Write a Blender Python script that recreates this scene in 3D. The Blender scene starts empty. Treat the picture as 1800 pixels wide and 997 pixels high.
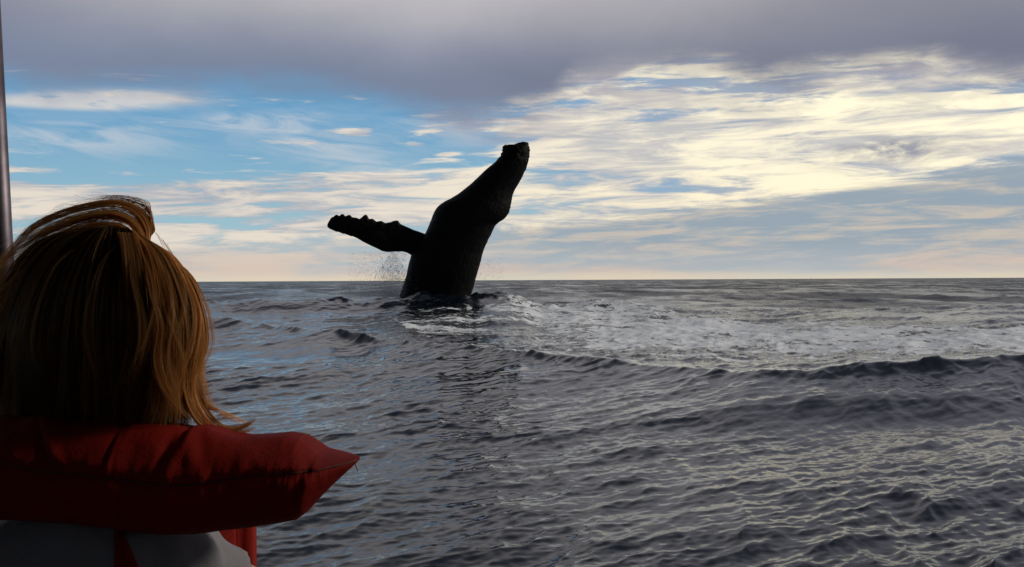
import bpy, bmesh, math, random
import numpy as np
from mathutils import Vector, Matrix
rng = np.random.default_rng(7)
random.seed(7)
S = bpy.context.scene
COL = S.collection

# ------------------------------------------------------------------ camera
EYE = Vector((0, 0, 1.7))
FPX = 1930.0
cam_d = bpy.data.cameras.new('camera')
cam = bpy.data.objects.new('camera', cam_d); COL.objects.link(cam)
cam_d.sensor_width = 36; cam_d.lens = 36 * FPX / 1800
cam_d.clip_start = 0.05; cam_d.clip_end = 60000
CM = (Matrix.Rotation(math.pi/2 - 0.0031, 4, 'X') @ Matrix.Rotation(-0.00483, 4, 'Z'))
cam.matrix_world = Matrix.Translation(EYE) @ CM
S.camera = cam
C3 = CM.to_3x3()
def P(px, py, d):
    """photo point -> place in the world at distance d ahead of the boat"""
    v = C3 @ Vector(((px-900)/FPX, (498.5-py)/FPX, -1))
    return EYE + v * (d / v.y)

# ------------------------------------------------------------------ colour management, sun
S.view_settings.view_transform = 'Standard'; S.view_settings.look = 'None'
S.view_settings.exposure = 0; S.view_settings.gamma = 1
SUN_AZ, SUN_EL = math.radians(78), math.radians(28)
sd = bpy.data.lights.new('sun', 'SUN'); sd.energy = 2.0; sd.angle = math.radians(12); sd.color = (1, .92, .78)
so = bpy.data.objects.new('sun', sd); COL.objects.link(so)
sdir = Vector((math.sin(SUN_AZ)*math.cos(SUN_EL), math.cos(SUN_AZ)*math.cos(SUN_EL), math.sin(SUN_EL)))
so.rotation_euler = sdir.to_track_quat('Z', 'Y').to_euler(); so.location = (0, 0, 30)

# ------------------------------------------------------------------ node maths helper
class E:
    """a node socket that can be used in sums"""
    def __init__(s, nt, sock): s.nt, s.s = nt, sock
    def _m(s, op, *a):
        n = s.nt.nodes.new('ShaderNodeMath'); n.operation = op
        for i, v in enumerate((s,) + a):
            if isinstance(v, E): s.nt.links.new(v.s, n.inputs[i])
            else: n.inputs[i].default_value = v
        return E(s.nt, n.outputs[0])
    def __add__(s, o): return s._m('ADD', o)
    __radd__ = __add__
    def __sub__(s, o): return s._m('SUBTRACT', o)
    def __rsub__(s, o): return (s*-1) + o
    def __mul__(s, o): return s._m('MULTIPLY', o)
    __rmul__ = __mul__
    def __truediv__(s, o): return s._m('DIVIDE', o)
    def abs(s): return s._m('ABSOLUTE')
    def pow(s, p): return s._m('POWER', p)
    def exp(s): return s._m('EXPONENT')
    def min(s, o): return s._m('MINIMUM', o)
    def max(s, o): return s._m('MAXIMUM', o)
    def clamp(s): return s.max(0.0).min(1.0)
    def step(s, a, b, to0=0.0, to1=1.0):
        n = s.nt.nodes.new('ShaderNodeMapRange'); n.interpolation_type = 'SMOOTHSTEP'
        s.nt.links.new(s.s, n.inputs[0])
        for i, v in enumerate((a, b, to0, to1)):
            if isinstance(v, E): s.nt.links.new(v.s, n.inputs[i+1])
            else: n.inputs[i+1].default_value = v
        return E(s.nt, n.outputs[0])
    def curve(s, pts):
        """value through the given (x, y) points"""
        xs = [p[0] for p in pts]; ys = [p[1] for p in pts]
        x0, x1, y0, y1 = min(xs), max(xs), min(ys)-1e-3, max(ys)+1e-3
        n = s.nt.nodes.new('ShaderNodeFloatCurve')
        t = (s - x0) * (1/(x1-x0)); s.nt.links.new(t.clamp().s, n.inputs['Value'])
        c = n.mapping.curves[0]
        q = [((x-x0)/(x1-x0), (y-y0)/(y1-y0)) for x, y in pts]
        c.points[0].location = q[0]; c.points[1].location = q[-1]
        for a, b in q[1:-1]: c.points.new(a, b)
        n.mapping.update()
        return E(s.nt, n.outputs[0]) * (y1-y0) + y0
def gauss(a, a0, wa, b, b0, wb):
    p = ((a-a0)*(1/wa)); q = ((b-b0)*(1/wb))
    return ((p*p + q*q) * -1).exp()
def mixc(nt, f, a, b):
    n = nt.nodes.new('ShaderNodeMix'); n.data_type = 'RGBA'
    nt.links.new(f.s, n.inputs[0])
    for i, v in ((6, a), (7, b)):
        if isinstance(v, (tuple, list)): n.inputs[i].default_value = (*v, 1)
        else: nt.links.new(v.s, n.inputs[i])
    return E(nt, n.outputs[2])
def scalec(nt, c, k):
    n = nt.nodes.new('ShaderNodeVectorMath'); n.operation = 'SCALE'
    if isinstance(c, E): nt.links.new(c.s, n.inputs[0])
    else: n.inputs[0].default_value = c
    if isinstance(k, E): nt.links.new(k.s, n.inputs['Scale'])
    else: n.inputs['Scale'].default_value = k
    return E(nt, n.outputs[0])
def noise(nt, vec, scale, detail=6, rough=.55, dist=0.0, typ='FBM'):
    n = nt.nodes.new('ShaderNodeTexNoise'); n.noise_dimensions = '3D'
    n.inputs['Scale'].default_value = scale; n.inputs['Detail'].default_value = detail
    n.inputs['Roughness'].default_value = rough; n.inputs['Distortion'].default_value = dist
    if vec is not None: nt.links.new(vec.s, n.inputs['Vector'])
    return E(nt, n.outputs['Fac'])
def combine(nt, x, y, z):
    n = nt.nodes.new('ShaderNodeCombineXYZ')
    for i, v in enumerate((x, y, z)):
        if isinstance(v, E): nt.links.new(v.s, n.inputs[i])
        else: n.inputs[i].default_value = v
    return E(nt, n.outputs[0])

# ------------------------------------------------------------------ sky: clear air under broken cloud
def srgb(r, g, b):
    f = lambda c: (c/255/12.92) if c/255 <= .04045 else ((c/255+.055)/1.055)**2.4
    return (f(r), f(g), f(b))
W = bpy.data.worlds.new('World'); S.world = W; W.use_nodes = True
nt = W.node_tree; nt.nodes.clear()
tc = nt.nodes.new('ShaderNodeTexCoord')
sep = nt.nodes.new('ShaderNodeSeparateXYZ'); nt.links.new(tc.outputs['Generated'], sep.inputs[0])
dx, dy, dz = (E(nt, sep.outputs[i]) for i in range(3))
el = dz._m('ARCSINE') * 57.29578
az = dx._m('ARCTAN2', dy) * 57.29578
sky = nt.nodes.new('ShaderNodeTexSky'); sky.sky_type = 'NISHITA'; sky.sun_disc = False
sky.sun_elevation = SUN_EL; sky.sun_rotation = SUN_AZ
sky.air_density = 1.0; sky.dust_density = 0.6; sky.ozone_density = 1.5
BG = 0.1
nish = E(nt, sky.outputs[0])
# streaked noises (cloud sheets seen edge-on are long and thin)
tilt = dx*0.02
nA = noise(nt, combine(nt, dx, dy, (dz-tilt)*7.0), 6.0, 9, .58, .35)
nB = noise(nt, combine(nt, dx+5.3, dy, (dz-tilt*1.2)*9.0), 10.0, 10, .64, .55)
nC = noise(nt, combine(nt, dx, dy+3.1, dz*2.2), 4.5, 7, .52, .3)
nD = noise(nt, combine(nt, dx+1.7, dy, dz*3.0), 14.0, 7, .6, .4)
glow = gauss(az, 28.0, 34.0, el, 9.0, 16.0)               # how near the hidden sun
back = az.abs().step(40.0, 130.0)                          # away from the sun
gap = az.step(3.0, -6.0)                                   # the blue window on the left
# clear sky
blue = mixc(nt, el.step(1.0, 9.5), srgb(158, 196, 208), srgb(98, 158, 200))
skyscaled = scalec(nt, nish, BG)
f0 = nt.nodes.new('ShaderNodeValue'); f0.outputs[0].default_value = 0.92
clear = mixc(nt, E(nt, f0.outputs[0]), skyscaled, blue)
clear = mixc(nt, az.step(-3.0, 12.0)*.75, clear, mixc(nt, nC.step(.4, .6), srgb(150, 172, 198), srgb(178, 180, 188)))
# thin high veils in the blue window
veil = (gauss(az, -21.5, 5.0, el, 7.0, .9) + gauss(az, -13.5, 4.0, el-az*.06, 8.9, .5) + gauss(az, -10.0, 3.2, el+az*.16, 5.6, .55)*1.1 + gauss(az, -7.0, 5.0, el+az*.13, 4.9, .6)*.9 + gauss(az, 0.0, 7.0, el, 7.9, 1.1))
vn = noise(nt, combine(nt, dx+2.0, dy, (dz+dx*.12)*6.0), 13.0, 8, .6, .8)
clear = mixc(nt, (veil*vn.step(.32, .68)*.75).clamp(), clear, srgb(196, 204, 212))
ban = (gauss(az, -20.6, 3.9, el-(az+21.0)*.07, 8.75, .42)*2.6 * vn.step(.25, .6)).clamp()*el.step(8.1, 8.5)
clear = mixc(nt, ban*.9, clear, srgb(212, 210, 208))
# cream altocumulus
b_right = az.step(-2.0, 9.0) * el.step(3.6, 6.4)
b_left = az.step(3.0, -4.0) * el.step(6.1, 5.2) * el.step(1.5, 3.4)
b_gap = az.step(2.5, -5.0) * el.step(5.3, 5.9)
e_top = az.curve([(-60, 4.6), (-25, 4.9), (-18, 5.1), (-12, 5.5), (-6, 5.7), (0, 6.3), (4, 8.0), (60, 9.0)])
dens = (nB - 0.5)*4.4 + (nA - 0.5)*3.0 + b_right*0.40 + (el - e_top).step(0.18, -0.25)*0.52 - b_gap*0.62 + 0.02
wisps = (gauss(az, -8.0, .9, el, 7.6, .16)*1.5 + gauss(az, -5.0, .8, el, 7.05, .15)*1.4
         + gauss(az, -4.1, .4, el, 7.7, .1)*1.3 + gauss(az, -3.3, .7, el, 6.55, .14)*1.3 + gauss(az, .7, .9, el, 9.35, .3)*.9
         + gauss(az, -11.5, 3.2, el, 7.2+0.0, .5)*.35 + gauss(az, -21, 3.0, el, 6.9, .5)*.5 + gauss(az, 3, 4.5, el, 8.3, 1.0)*.8)
dens = dens + wisps * (nD*1.5 + 0.1)
cov = dens.step(-0.15, 0.60)
thick = dens.step(0.35, 1.25)
cream = mixc(nt, glow.step(.25, .95), srgb(228, 218, 204), srgb(255, 245, 214))
cream = mixc(nt, el.step(7.0, 3.0)*az.step(-6.0, 6.0)*.7, cream, srgb(252, 238, 204))
cream = scalec(nt, cream, 1.0 + glow*0.12)
shade = mixc(nt, glow, srgb(160, 168, 182), srgb(205, 202, 200))
lump = (nC*0.35 + nB*0.65).step(.40, .58)
creamc = mixc(nt, lump.max(glow*.08), shade, cream)
c1 = mixc(nt, cov, clear, creamc)
# small grey scud in the bright part
scud = (gauss(az, 19.3, 3.4, el, 6.3, .75)*1.2 + gauss(az, 16, 8.0, el, 8.6, .9)*.45) * nD.step(.42, .62)
fringe = (el - az.curve([(-30, 99), (-2, 7.2), (4, 8.3), (10, 9.0), (18, 9.2), (30, 8.6), (90, 8.5)])).step(-1.2, 1.8) * (nD*.5+nA*.5).step(.44, .56)
c1 = mixc(nt, (fringe*.8).clamp(), c1, srgb(166, 164, 176))
c1 = mixc(nt, scud.clamp(), c1, srgb(158, 160, 170))
# low blue-grey bank on the right, haze near the horizon
e_bank = az.curve([(-60, 1.6), (-25, 1.8), (-8, 2.1), (2, 2.9), (8, 3.5), (14, 4.2), (20, 4.8), (26, 5.2), (60, 5.6)])
bank = (el + (nA-.5)*2.2 + (nB-.5)*1.8 - e_bank).step(.40, -.40)
bcol = mixc(nt, az.step(-14.0, 8.0), srgb(182, 187, 190), srgb(150, 165, 177))
bcol = mixc(nt, (nB + nA*.5).step(.68, .88) * .65, bcol, srgb(212, 194, 176))
c2 = mixc(nt, bank*(az.step(-20.0, 8.0)*.38 + .55), c1, bcol)
hz = el.step(2.3, 0.2)
hcol = mixc(nt, nA.step(.42, .6), srgb(184, 188, 190), srgb(214, 194, 180))
c2 = mixc(nt, hz*.75, c2, hcol)
c2 = mixc(nt, el.step(.55, .05)*.65, c2, srgb(226, 214, 188))
# the heavy stratus deck overhead
e_deck = az.curve([(-90, 10.2), (-40, 9.9), (-25, 9.5), (-20, 9.2), (-14, 9.5), (-7, 9.2), (-1, 8.5), (2, 9.0), (5, 10.8), (9, 11.0), (13, 10.2), (18, 10.5), (22, 10.0), (26, 9.4), (60, 9.6), (90, 10.2)])
dk = (el - e_deck + (nC-.5)*3.2 + (nD-.5)*1.6)
deck = dk.step(-1.2, 1.2)
rise = el + (nC-.5)*2.0
d_lo = mixc(nt, az.step(-15.0, 15.0), srgb(118, 129, 152), srgb(114, 118, 136))
dcol = mixc(nt, rise.step(10.2, 15.2), d_lo, mixc(nt, (az+4.0).abs().step(6.0, 24.0), srgb(176, 173, 177), srgb(140, 140, 150)))
dcol = mixc(nt, rise.step(16.0, 40.0), dcol, srgb(90, 94, 108))
dcol = scalec(nt, dcol, (nC*.36 + .94) * (1.0 - back*.62))
c3 = mixc(nt, deck, c2, dcol)
# whole sky dimmed behind the camera, to darken the person's back
c3 = scalec(nt, c3, 1.0 - back*.40)
bgn = nt.nodes.new('ShaderNodeBackground'); bgn.inputs['Strength'].default_value = BG
final = scalec(nt, c3, 1/BG)
nt.links.new(final.s, bgn.inputs['Color'])
wo = nt.nodes.new('ShaderNodeOutputWorld'); nt.links.new(bgn.outputs[0], wo.inputs['Surface'])
W.cycles.sampling_method = 'MANUAL'; W.cycles.sample_map_resolution = 512

S.cycles.max_bounces = 6; S.cycles.diffuse_bounces = 3; S.cycles.glossy_bounces = 3
S.cycles.transparent_max_bounces = 8; S.cycles.transmission_bounces = 3
S.cycles.caustics_reflective = False; S.cycles.caustics_refractive = False

# ------------------------------------------------------------------ object helpers
def tag(o, label=None, cat=None, group=None, kind=None):
    for k, v in (('label', label), ('category', cat), ('group', group), ('kind', kind)):
        if v: o[k] = v
    return o
def mesh_np(name, verts, faces, mat=None, parent=None, smooth=True):
    """faces: (n,3) or (n,4) int array"""
    verts = np.asarray(verts, dtype=np.float32); faces = np.asarray(faces, dtype=np.int32)
    me = bpy.data.meshes.new(name)
    k = faces.shape[1]
    me.vertices.add(len(verts)); me.vertices.foreach_set('co', verts.ravel())
    me.loops.add(faces.size); me.loops.foreach_set('vertex_index', faces.ravel())
    me.polygons.add(len(faces))
    me.polygons.foreach_set('loop_start', np.arange(0, faces.size, k, dtype=np.int32))
    me.polygons.foreach_set('loop_total', np.full(len(faces), k, dtype=np.int32))
    me.update(calc_edges=True)
    if smooth: me.polygons.foreach_set('use_smooth', np.ones(len(faces), dtype=bool))
    if mat: me.materials.append(mat)
    o = bpy.data.objects.new(name, me); COL.objects.link(o)
    if parent: o.parent = parent
    return o
def empty(name, loc):
    o = bpy.data.objects.new(name, None); COL.objects.link(o); o.location = loc
    o.empty_display_size = .2
    return o
def keep(parent, o):
    """parent without moving: the mesh is in world coordinates"""
    o.parent = parent; o.matrix_parent_inverse = Matrix.Translation(parent.location).inverted(); return o
def grid_faces(nu, nv, wrap_v=False):
    u = np.arange(nu-1)[:, None]; v = np.arange(nv if wrap_v else nv-1)[None, :]
    v2 = (v+1) % nv
    return np.stack([u*nv+v, u*nv+v2, (u+1)*nv+v2, (u+1)*nv+v], -1).reshape(-1, 4)
def catmull(pts, n):
    p = np.asarray(pts, float); m = len(p)
    q = np.vstack([2*p[0]-p[1], p, 2*p[-1]-p[-2]])
    t = np.linspace(0, m-1-1e-9, n); i = t.astype(int); f = (t-i)[:, None]
    a, b, c, d = q[i], q[i+1], q[i+2], q[i+3]
    return .5*((2*b)+(-a+c)*f+(2*a-5*b+4*c-d)*f**2+(-a+3*b-3*c+d)*f**3)
def mat(name, base=(.5,.5,.5), rough=.5, metallic=0.0, spec=.5):
    m = bpy.data.materials.new(name); m.use_nodes = True
    b = m.node_tree.nodes['Principled BSDF']
    b.inputs['Base Color'].default_value = (*base, 1); b.inputs['Roughness'].default_value = rough
    b.inputs['Metallic'].default_value = metallic; b.inputs['Specular IOR Level'].default_value = spec
    return m, m.node_tree, b
def texco(nt, kind='Object'):
    n = nt.nodes.new('ShaderNodeTexCoord'); return E(nt, n.outputs[kind])
def bump(nt, b, h, strength=.3, dist=.01):
    n = nt.nodes.new('ShaderNodeBump'); n.inputs['Strength'].default_value = strength
    if isinstance(dist, E): nt.links.new(dist.s, n.inputs['Distance'])
    else: n.inputs['Distance'].default_value = dist
    nt.links.new(h.s, n.inputs['Height']); nt.links.new(n.outputs[0], b.inputs['Normal']); return n
def vnoise(x, y, seed=0, octaves=4):
    """cheap smooth value noise for numpy arrays, about -1..1"""
    r = np.random.default_rng(seed); out = 0*x; amp = 1.0; tot = 0
    T = r.uniform(-1, 1, (64, 64))
    for o in range(octaves):
        xi = np.floor(x).astype(int); yi = np.floor(y).astype(int); fx = x-xi; fy = y-yi
        fx = fx*fx*(3-2*fx); fy = fy*fy*(3-2*fy)
        g = lambda a, b: T[a % 64, b % 64]
        out = out + amp*((g(xi,yi)*(1-fx)+g(xi+1,yi)*fx)*(1-fy)+(g(xi,yi+1)*(1-fx)+g(xi+1,yi+1)*fx)*fy)
        tot += amp; amp *= .5; x = x*2.03+11.3; y = y*2.03+5.7
    return out/tot

# ------------------------------------------------------------------ the sea
def ocean_tile(N, L, lo, hi, wdir, spread, slope, seed, power=3.6):
    """height and horizontal shift of a random sea holding wavelengths lo..hi, with a given rms slope"""
    r = np.random.default_rng(seed)
    k1 = np.fft.fftfreq(N, L/N)*2*np.pi
    kx, ky = np.meshgrid(k1, k1, indexing='ij'); k = np.hypot(kx, ky); k[0, 0] = 1
    cosf = (kx*math.cos(wdir)+ky*math.sin(wdir))/k
    A = k**(-power/2) * (np.abs(cosf)**spread + .07)
    lam = 2*np.pi/k
    A *= np.exp(-(np.maximum(lam/hi, 1)-1)**2*6) * np.exp(-(np.maximum(lo/lam, 1)-1)**2*6)
    A[0, 0] = 0
    H = A*(r.normal(size=(N, N))+1j*r.normal(size=(N, N)))
    h = np.fft.ifft2(H); sx = np.fft.ifft2(H*1j*kx).real; sy = np.fft.ifft2(H*1j*ky).real
    s = slope/math.sqrt((sx**2+sy**2).mean())
    dxs = np.fft.ifft2(-1j*kx/k*H).real; dys = np.fft.ifft2(-1j*ky/k*H).real
    return np.stack([h.real*s, dxs*s, dys*s], -1), L, N
def sample(tile, x, y, rot=0.0):
    T, L, N = tile
    c, s = math.cos(rot), math.sin(rot)
    u = ((x*c+y*s)/L*N); v = ((-x*s+y*c)/L*N)
    ui = np.floor(u).astype(np.int64); vi = np.floor(v).astype(np.int64); fu = (u-ui)[:, None]; fv = (v-vi)[:, None]
    def wts(f): return [(1-f)**3/6, (3*f**3-6*f**2+4)/6, (-3*f**3+3*f**2+3*f+1)/6, f**3/6]
    wu, wv = wts(fu), wts(fv); out = 0
    for a in range(4):
        for b in range(4):
            out = out + wu[a]*wv[b]*T[(ui+a-1) % N, (vi+b-1) % N]
    o = out.copy(); o[:, 1] = out[:, 1]*c-out[:, 2]*s; o[:, 2] = out[:, 1]*s+out[:, 2]*c
    return o
WD = math.radians(-68)
tileA = ocean_tile(512, 71.0, 1.6, 9.0, WD, 2.0, .058, 3)
tileB = ocean_tile(1024, 41.0, .22, 1.15, WD+.25, 2.4, .135, 5, 2.8)
tileD = ocean_tile(256, 307.0, 8.0, 42.0, WD+.5, 1.5, .055, 12)
tileC = ocean_tile(1024, 17.0, .08, .55, WD-.3, 2.0, .155, 8, 2.3)

def px_to_az(px): return np.degrees(np.arctan((np.asarray(px, float)-900)/FPX))
# crest line of the hill of water the animal stands in (photo x -> crest row)
RA_x = px_to_az([0, 350, 400, 460, 520, 580, 640, 700, 850, 900, 950, 1030, 1100, 1300, 1800])
RA_row = np.array([530, 527, 527, 521, 530, 528, 525, 521, 521, 523, 531, 526, 533, 541, 540.])
RB_x = px_to_az([-300, 200, 380, 560, 720, 860, 1000, 1150, 1300, 1420, 1550, 1680, 1800, 2100])
RB_row = np.array([540, 550, 558, 577, 597, 613, 626, 641, 655, 653, 640, 627, 620, 618.])
RB_r = np.array([31, 30, 28.5, 24, 20.5, 18.6, 17.4, 16, 15, 15.0, 15.5, 16.2, 16.8, 18.])
def horizon_row(a): return 492.5 - .00483*FPX*np.tan(np.radians(a))
def swell(x, y):
    r = np.hypot(x, y); a = np.degrees(np.arctan2(x, y)); ac = np.clip(a, -40, 40)
    cs = np.cos(np.radians(ac))
    rb = np.interp(ac, RB_x, RB_r); zb = 1.7-(np.interp(ac, RB_x, RB_row)-horizon_row(ac))*cs*rb/FPX
    ra = 34.5+.6*np.sin(ac*.7); za = 1.7-(np.interp(ac, RA_x, RA_row)-horizon_row(ac))*cs*ra/FPX
    near = .02
    lipA = .34*(1-np.clip((ac-6)/6, 0, .75))*(.75+.5*vnoise(ac*.6, 0*ac+3, 51, 3)); lipB = np.interp(ac, [-30, -4, 0, 10, 14, 25], [.14, .13, .06, .04, .08, .12])*(.55+.9*vnoise(ac*.5, 0*ac+7, 52, 3))
    d = r-rb
    t = np.clip((r-4)/(rb-4), 0, 1)
    face = near+(zb-near-lipB)*(.7*t**1.5+.3*np.clip((t-.6)/.4, 0, 1)**3.0)+lipB*np.exp(-((rb-r)/.32)**2)     # rises and steepens to the crest
    s = np.clip((r-rb)/(ra-rb), 0, 1)
    sb = zb - .10*np.minimum(1, np.maximum(d, 0)/1.3) 
    plate = sb + (za-lipA-sb)*s**1.2 + lipA*np.exp(-((ra-r)/1.5)**2)
    u = np.clip((r-ra)/30, 0, 1)
    beyond = za*(1-u*u*(3-2*u)) - .0*u
    beyond = np.where(r-ra < 60, za-(za+.05)*(1-np.exp(-(r-ra)/7.0)), 0-.05)
    z = np.where(r < rb, face, np.where(r < ra, plate, beyond))
    off = np.clip((np.abs(a)-40)/40, 0, 1)
    return z*(1-off)
angs = np.concatenate([np.arange(-180, -38.5, 3.0), np.linspace(-38, 38, 961), np.arange(39, 180.1, 3.0)])
rings = [0.02, 1.5, 3.0, 4.0, 4.8, 5.3]
while rings[-1] < 52: rings.append(rings[-1]*1.0031)
while rings[-1] < 1200: rings.append(rings[-1]*1.013)
while rings[-1] < 40000: rings.append(rings[-1]*1.05)
rings = np.array(rings)
NA, NR = len(angs), len(rings)
RR, AA = np.meshgrid(rings, np.radians(angs), indexing='ij')
X = (RR*np.sin(AA)).ravel(); Y = (RR*np.cos(AA)).ravel(); Rr = RR.ravel()
base = swell(X, Y)
fine = (np.abs(np.degrees(AA.ravel())) < 38.3)
disp = np.zeros((len(X), 3))
idx = np.where(fine)[0]
xs, ys, rs = X[idx], Y[idx], Rr[idx]
smod = .9+.9*vnoise(xs/4+3, ys/4, 21, 3)
acc = sample(tileA, xs, ys, .0)*np.clip(.6+rs/45, 0, 2.6)[:, None]*np.exp(-rs/900)[:, None]
acc += sample(tileD, xs, ys, .3)*(np.clip((rs-45)/60, 0, 1)*np.exp(-rs/1500))[:, None]
acc += sample(tileB, xs, ys, .4)*(smod*np.clip(1.2-rs/400, .15, 1))[:, None]
acc += sample(tileC, xs, ys, .9)*(smod*np.clip(1.1-rs/70, 0, 1))[:, None]
disp[idx] = acc
far = np.exp(-Rr/500)
# foam: churned water where the animal surfaced, right of it
def seg(x, y, cx, cy, rx, ry): return np.exp(-(((x-cx)/rx)**2+((y-cy)/ry)**2)**1.5)
rbv = np.interp(np.clip(np.degrees(AA.ravel()), -40, 40), RB_x, RB_r)
adeg = np.degrees(AA.ravel())
k_in = np.clip((Rr-rbv+.1)/1.6, 0, 1)
fo = np.maximum.reduce([
    seg(adeg, Rr, 9, 25, 9, 7)*.95, seg(adeg, Rr, 18, 22, 9, 5)*.9, seg(adeg, Rr, 4, 31, 6, 5)*.85,
    seg(adeg, Rr, -3, 27, 4, 4)*.55, seg(adeg, Rr, 25, 22, 6, 4)*.95, seg(adeg, Rr, 13, 38, 9, 8)*.6, seg(adeg, Rr, -6, 22.5, 3, 2)*.35, seg(adeg, Rr, -2, 30, 4, 3)*.45])*k_in
churn = vnoise(X*1.6, Y*1.6, 4, 5)
Z = base+disp[:, 0]*far*.95 + np.where(fine, fo*churn*.06, 0)
# ragged wave tops along the crest behind which the far sea shows
ridge = np.exp(-((Rr-34.5)/1.3)**2)*np.where(fine, 1, 0)
Z += ridge*.36*np.maximum(0, vnoise(X*1.1, Y*.9, 33, 4)+.1)*np.clip((8-adeg)/6, .25, 1)
crest2 = np.exp(-((Rr-rbv)/.5)**2)*np.where(fine, 1, 0)
Z += crest2*.035*vnoise(X*2.6, Y*1.6, 35, 5)
hull_zone = (np.abs(X) < 2.6) & (Y < 2.9) & (Y > -6)
Z[hull_zone & (Rr < 5.0)] = -.3
V = np.stack([X-disp[:, 1]*1.05*far, Y-disp[:, 2]*1.05*far, Z], -1)

m, nt, b = mat('sea_water', (.006, .011, .017), .07, 0, .5)
b.inputs['IOR'].default_value = 1.333
geo = nt.nodes.new('ShaderNodeNewGeometry'); pos = E(nt, geo.outputs['Position'])
att = nt.nodes.new('ShaderNodeAttribute'); att.attribute_name = 'foam'; fm = E(nt, att.outputs['Fac'])
sp = nt.nodes.new('ShaderNodeSeparateXYZ'); nt.links.new(pos.s, sp.inputs[0])
wx, wy = E(nt, sp.outputs[0]), E(nt, sp.outputs[1])
dist = (wx*wx+wy*wy)._m('SQRT')
q = combine(nt, wx, wy, 0.0)
lace1 = noise(nt, q, .55, 9, .68, 1.6)
lace2 = noise(nt, q, 4.2, 9, .72, 1.2)
vor = nt.nodes.new('ShaderNodeTexNoise'); vor.inputs['Scale'].default_value = 1.3; vor.inputs['Detail'].default_value = 6; vor.inputs['Distortion'].default_value = 2.2
nt.links.new(q.s, vor.inputs['Vector'])
rid = 1.0 - (E(nt, vor.outputs[0])-.5).abs()*7.0
fmask = (fm*1.25 + (lace1-.5)*4.0 + (lace2-.5)*2.4 + rid.max(0.0)*.6*fm - .70).step(.0, .34) * fm.step(.02, .25)
fcol = mixc(nt, fmask, (.006, .011, .017), (.88, .93, 1.0))
nt.links.new(fcol.s, b.inputs['Base Color'])
fade = (1.0 - (dist.pow(-1.0)*14.0)).clamp()
gust = noise(nt, combine(nt, wx*.25, wy*.06, 0.0), .35, 6, .65, .5)
rough = fmask*.6 + fade*fade*(gust.step(.35, .65)*.30+.18) + .015
nt.links.new(rough.s, b.inputs['Roughness'])
rip = combine(nt, wx*1.0+wy*.25, wy*1.35, 0.0)
n1 = noise(nt, rip, 16.0, 4, .6, .6); n2 = noise(nt, rip, 3.2, 4, .6, .4); n3 = noise(nt, rip, .7, 4, .6, .3)
n5 = noise(nt, combine(nt, wx*.40+wy*.1, wy, 0.0), 24.0, 3, .6, .8)
hgt = n5*.0009*(1.0-fade) + n1*.0012*(1.0-fade) + n2*.05*fade*fade + n3*(gust.step(.35, .6)*.8+.1)*fade.pow(6.0) + fmask*.03 + lace2*fm*.03
bump(nt, b, hgt, .9, 1.0)
sea = mesh_np('sea', V, grid_faces(NR, NA), m)
a = sea.data.attributes.new('foam', 'FLOAT', 'POINT'); a.data.foreach_set('value', fo.astype(np.float32))
tag(sea, 'dark grey choppy sea with white churned foam right of the whale', None, None, 'structure')
sea.data.flip_normals()

# ------------------------------------------------------------------ the whale
WDIST = 36.0
def zw(X_, Y_): return P(550+X_*.3409, 220+Y_*.341, WDIST)     # enlarged-view units of the whale
pairs = [((1074,88),(1094,87)), ((1054,93),(1110,91)), ((1038,104),(1113,103)), ((1010,101),(1115,114)), ((988,109),(1116,124)), ((980,130),(1117,142)), ((970,156),(1114,170)), ((945,186),(1110,192)), ((890,232),(1096,236)),
    ((830,290),(1066,292)), ((770,340),(1036,345)), ((715,376),(1024,392)), ((663,405),(1018,428)), ((632,440),(1006,460)),
    ((612,485),(984,486)), ((596,525),(944,514)), ((579,560),(922,558)), ((548,608),(900,602)), ((516,655),(880,650)),
    ((499,700),(866,700)), ((484,765),(847,765)), ((465,830),(829,830)), ((448,880),(815,880)), ((425,960),(796,960)), ((410,1060),(765,1060)), ((410,1200),(715,1200)), ((440,1400),(640,1400))]
Lc = catmull([p[0] for p in pairs], 200); Rc = catmull([p[1] for p in pairs], 200)
nph = 128
_hw = np.array([np.linalg.norm(np.array(zw(*Rc[i]))-np.array(zw(*Lc[i])))/2 for i in range(200)])
_k = np.exp(-(np.arange(-36, 37)/14.0)**2); _k /= _k.sum()
_sm = np.convolve(np.pad(_hw, 36, mode='edge'), _k, 'valid'); _w8 = np.clip(np.arange(200)/18.0, 0, 1); dsm = _hw*(1-_w8)+_sm*_w8
ph = np.linspace(0, 2*np.pi, nph, endpoint=False)
vs = []
for i in range(200):
    l = np.array(zw(*Lc[i])); r_ = np.array(zw(*Rc[i])); c = (l+r_)/2; hw = np.linalg.norm(r_-l)/2; ax = (r_-l)/(2*hw)
    t = i/199
    dep = dsm[i]*(.80 if t > .3 else .62+.6*t)
    yy = np.array([0, 1, 0.])
    for p in ph:
        cx, sx = math.cos(p), math.sin(p)
        sgn = lambda v, e: math.copysign(abs(v)**e, v)
        k = 1.0
        vs.append(c+ax*hw*cx*k+yy*dep*sgn(sx, .92))
vs = np.array(vs).reshape(200, nph, 3)
cen = vs.mean(1, keepdims=True)
nrm = vs-cen; nrm /= np.linalg.norm(nrm, axis=2, keepdims=True)+1e-9
ti = np.linspace(0, 1, 200)[:, None]; pp = ph[None, :]
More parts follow.
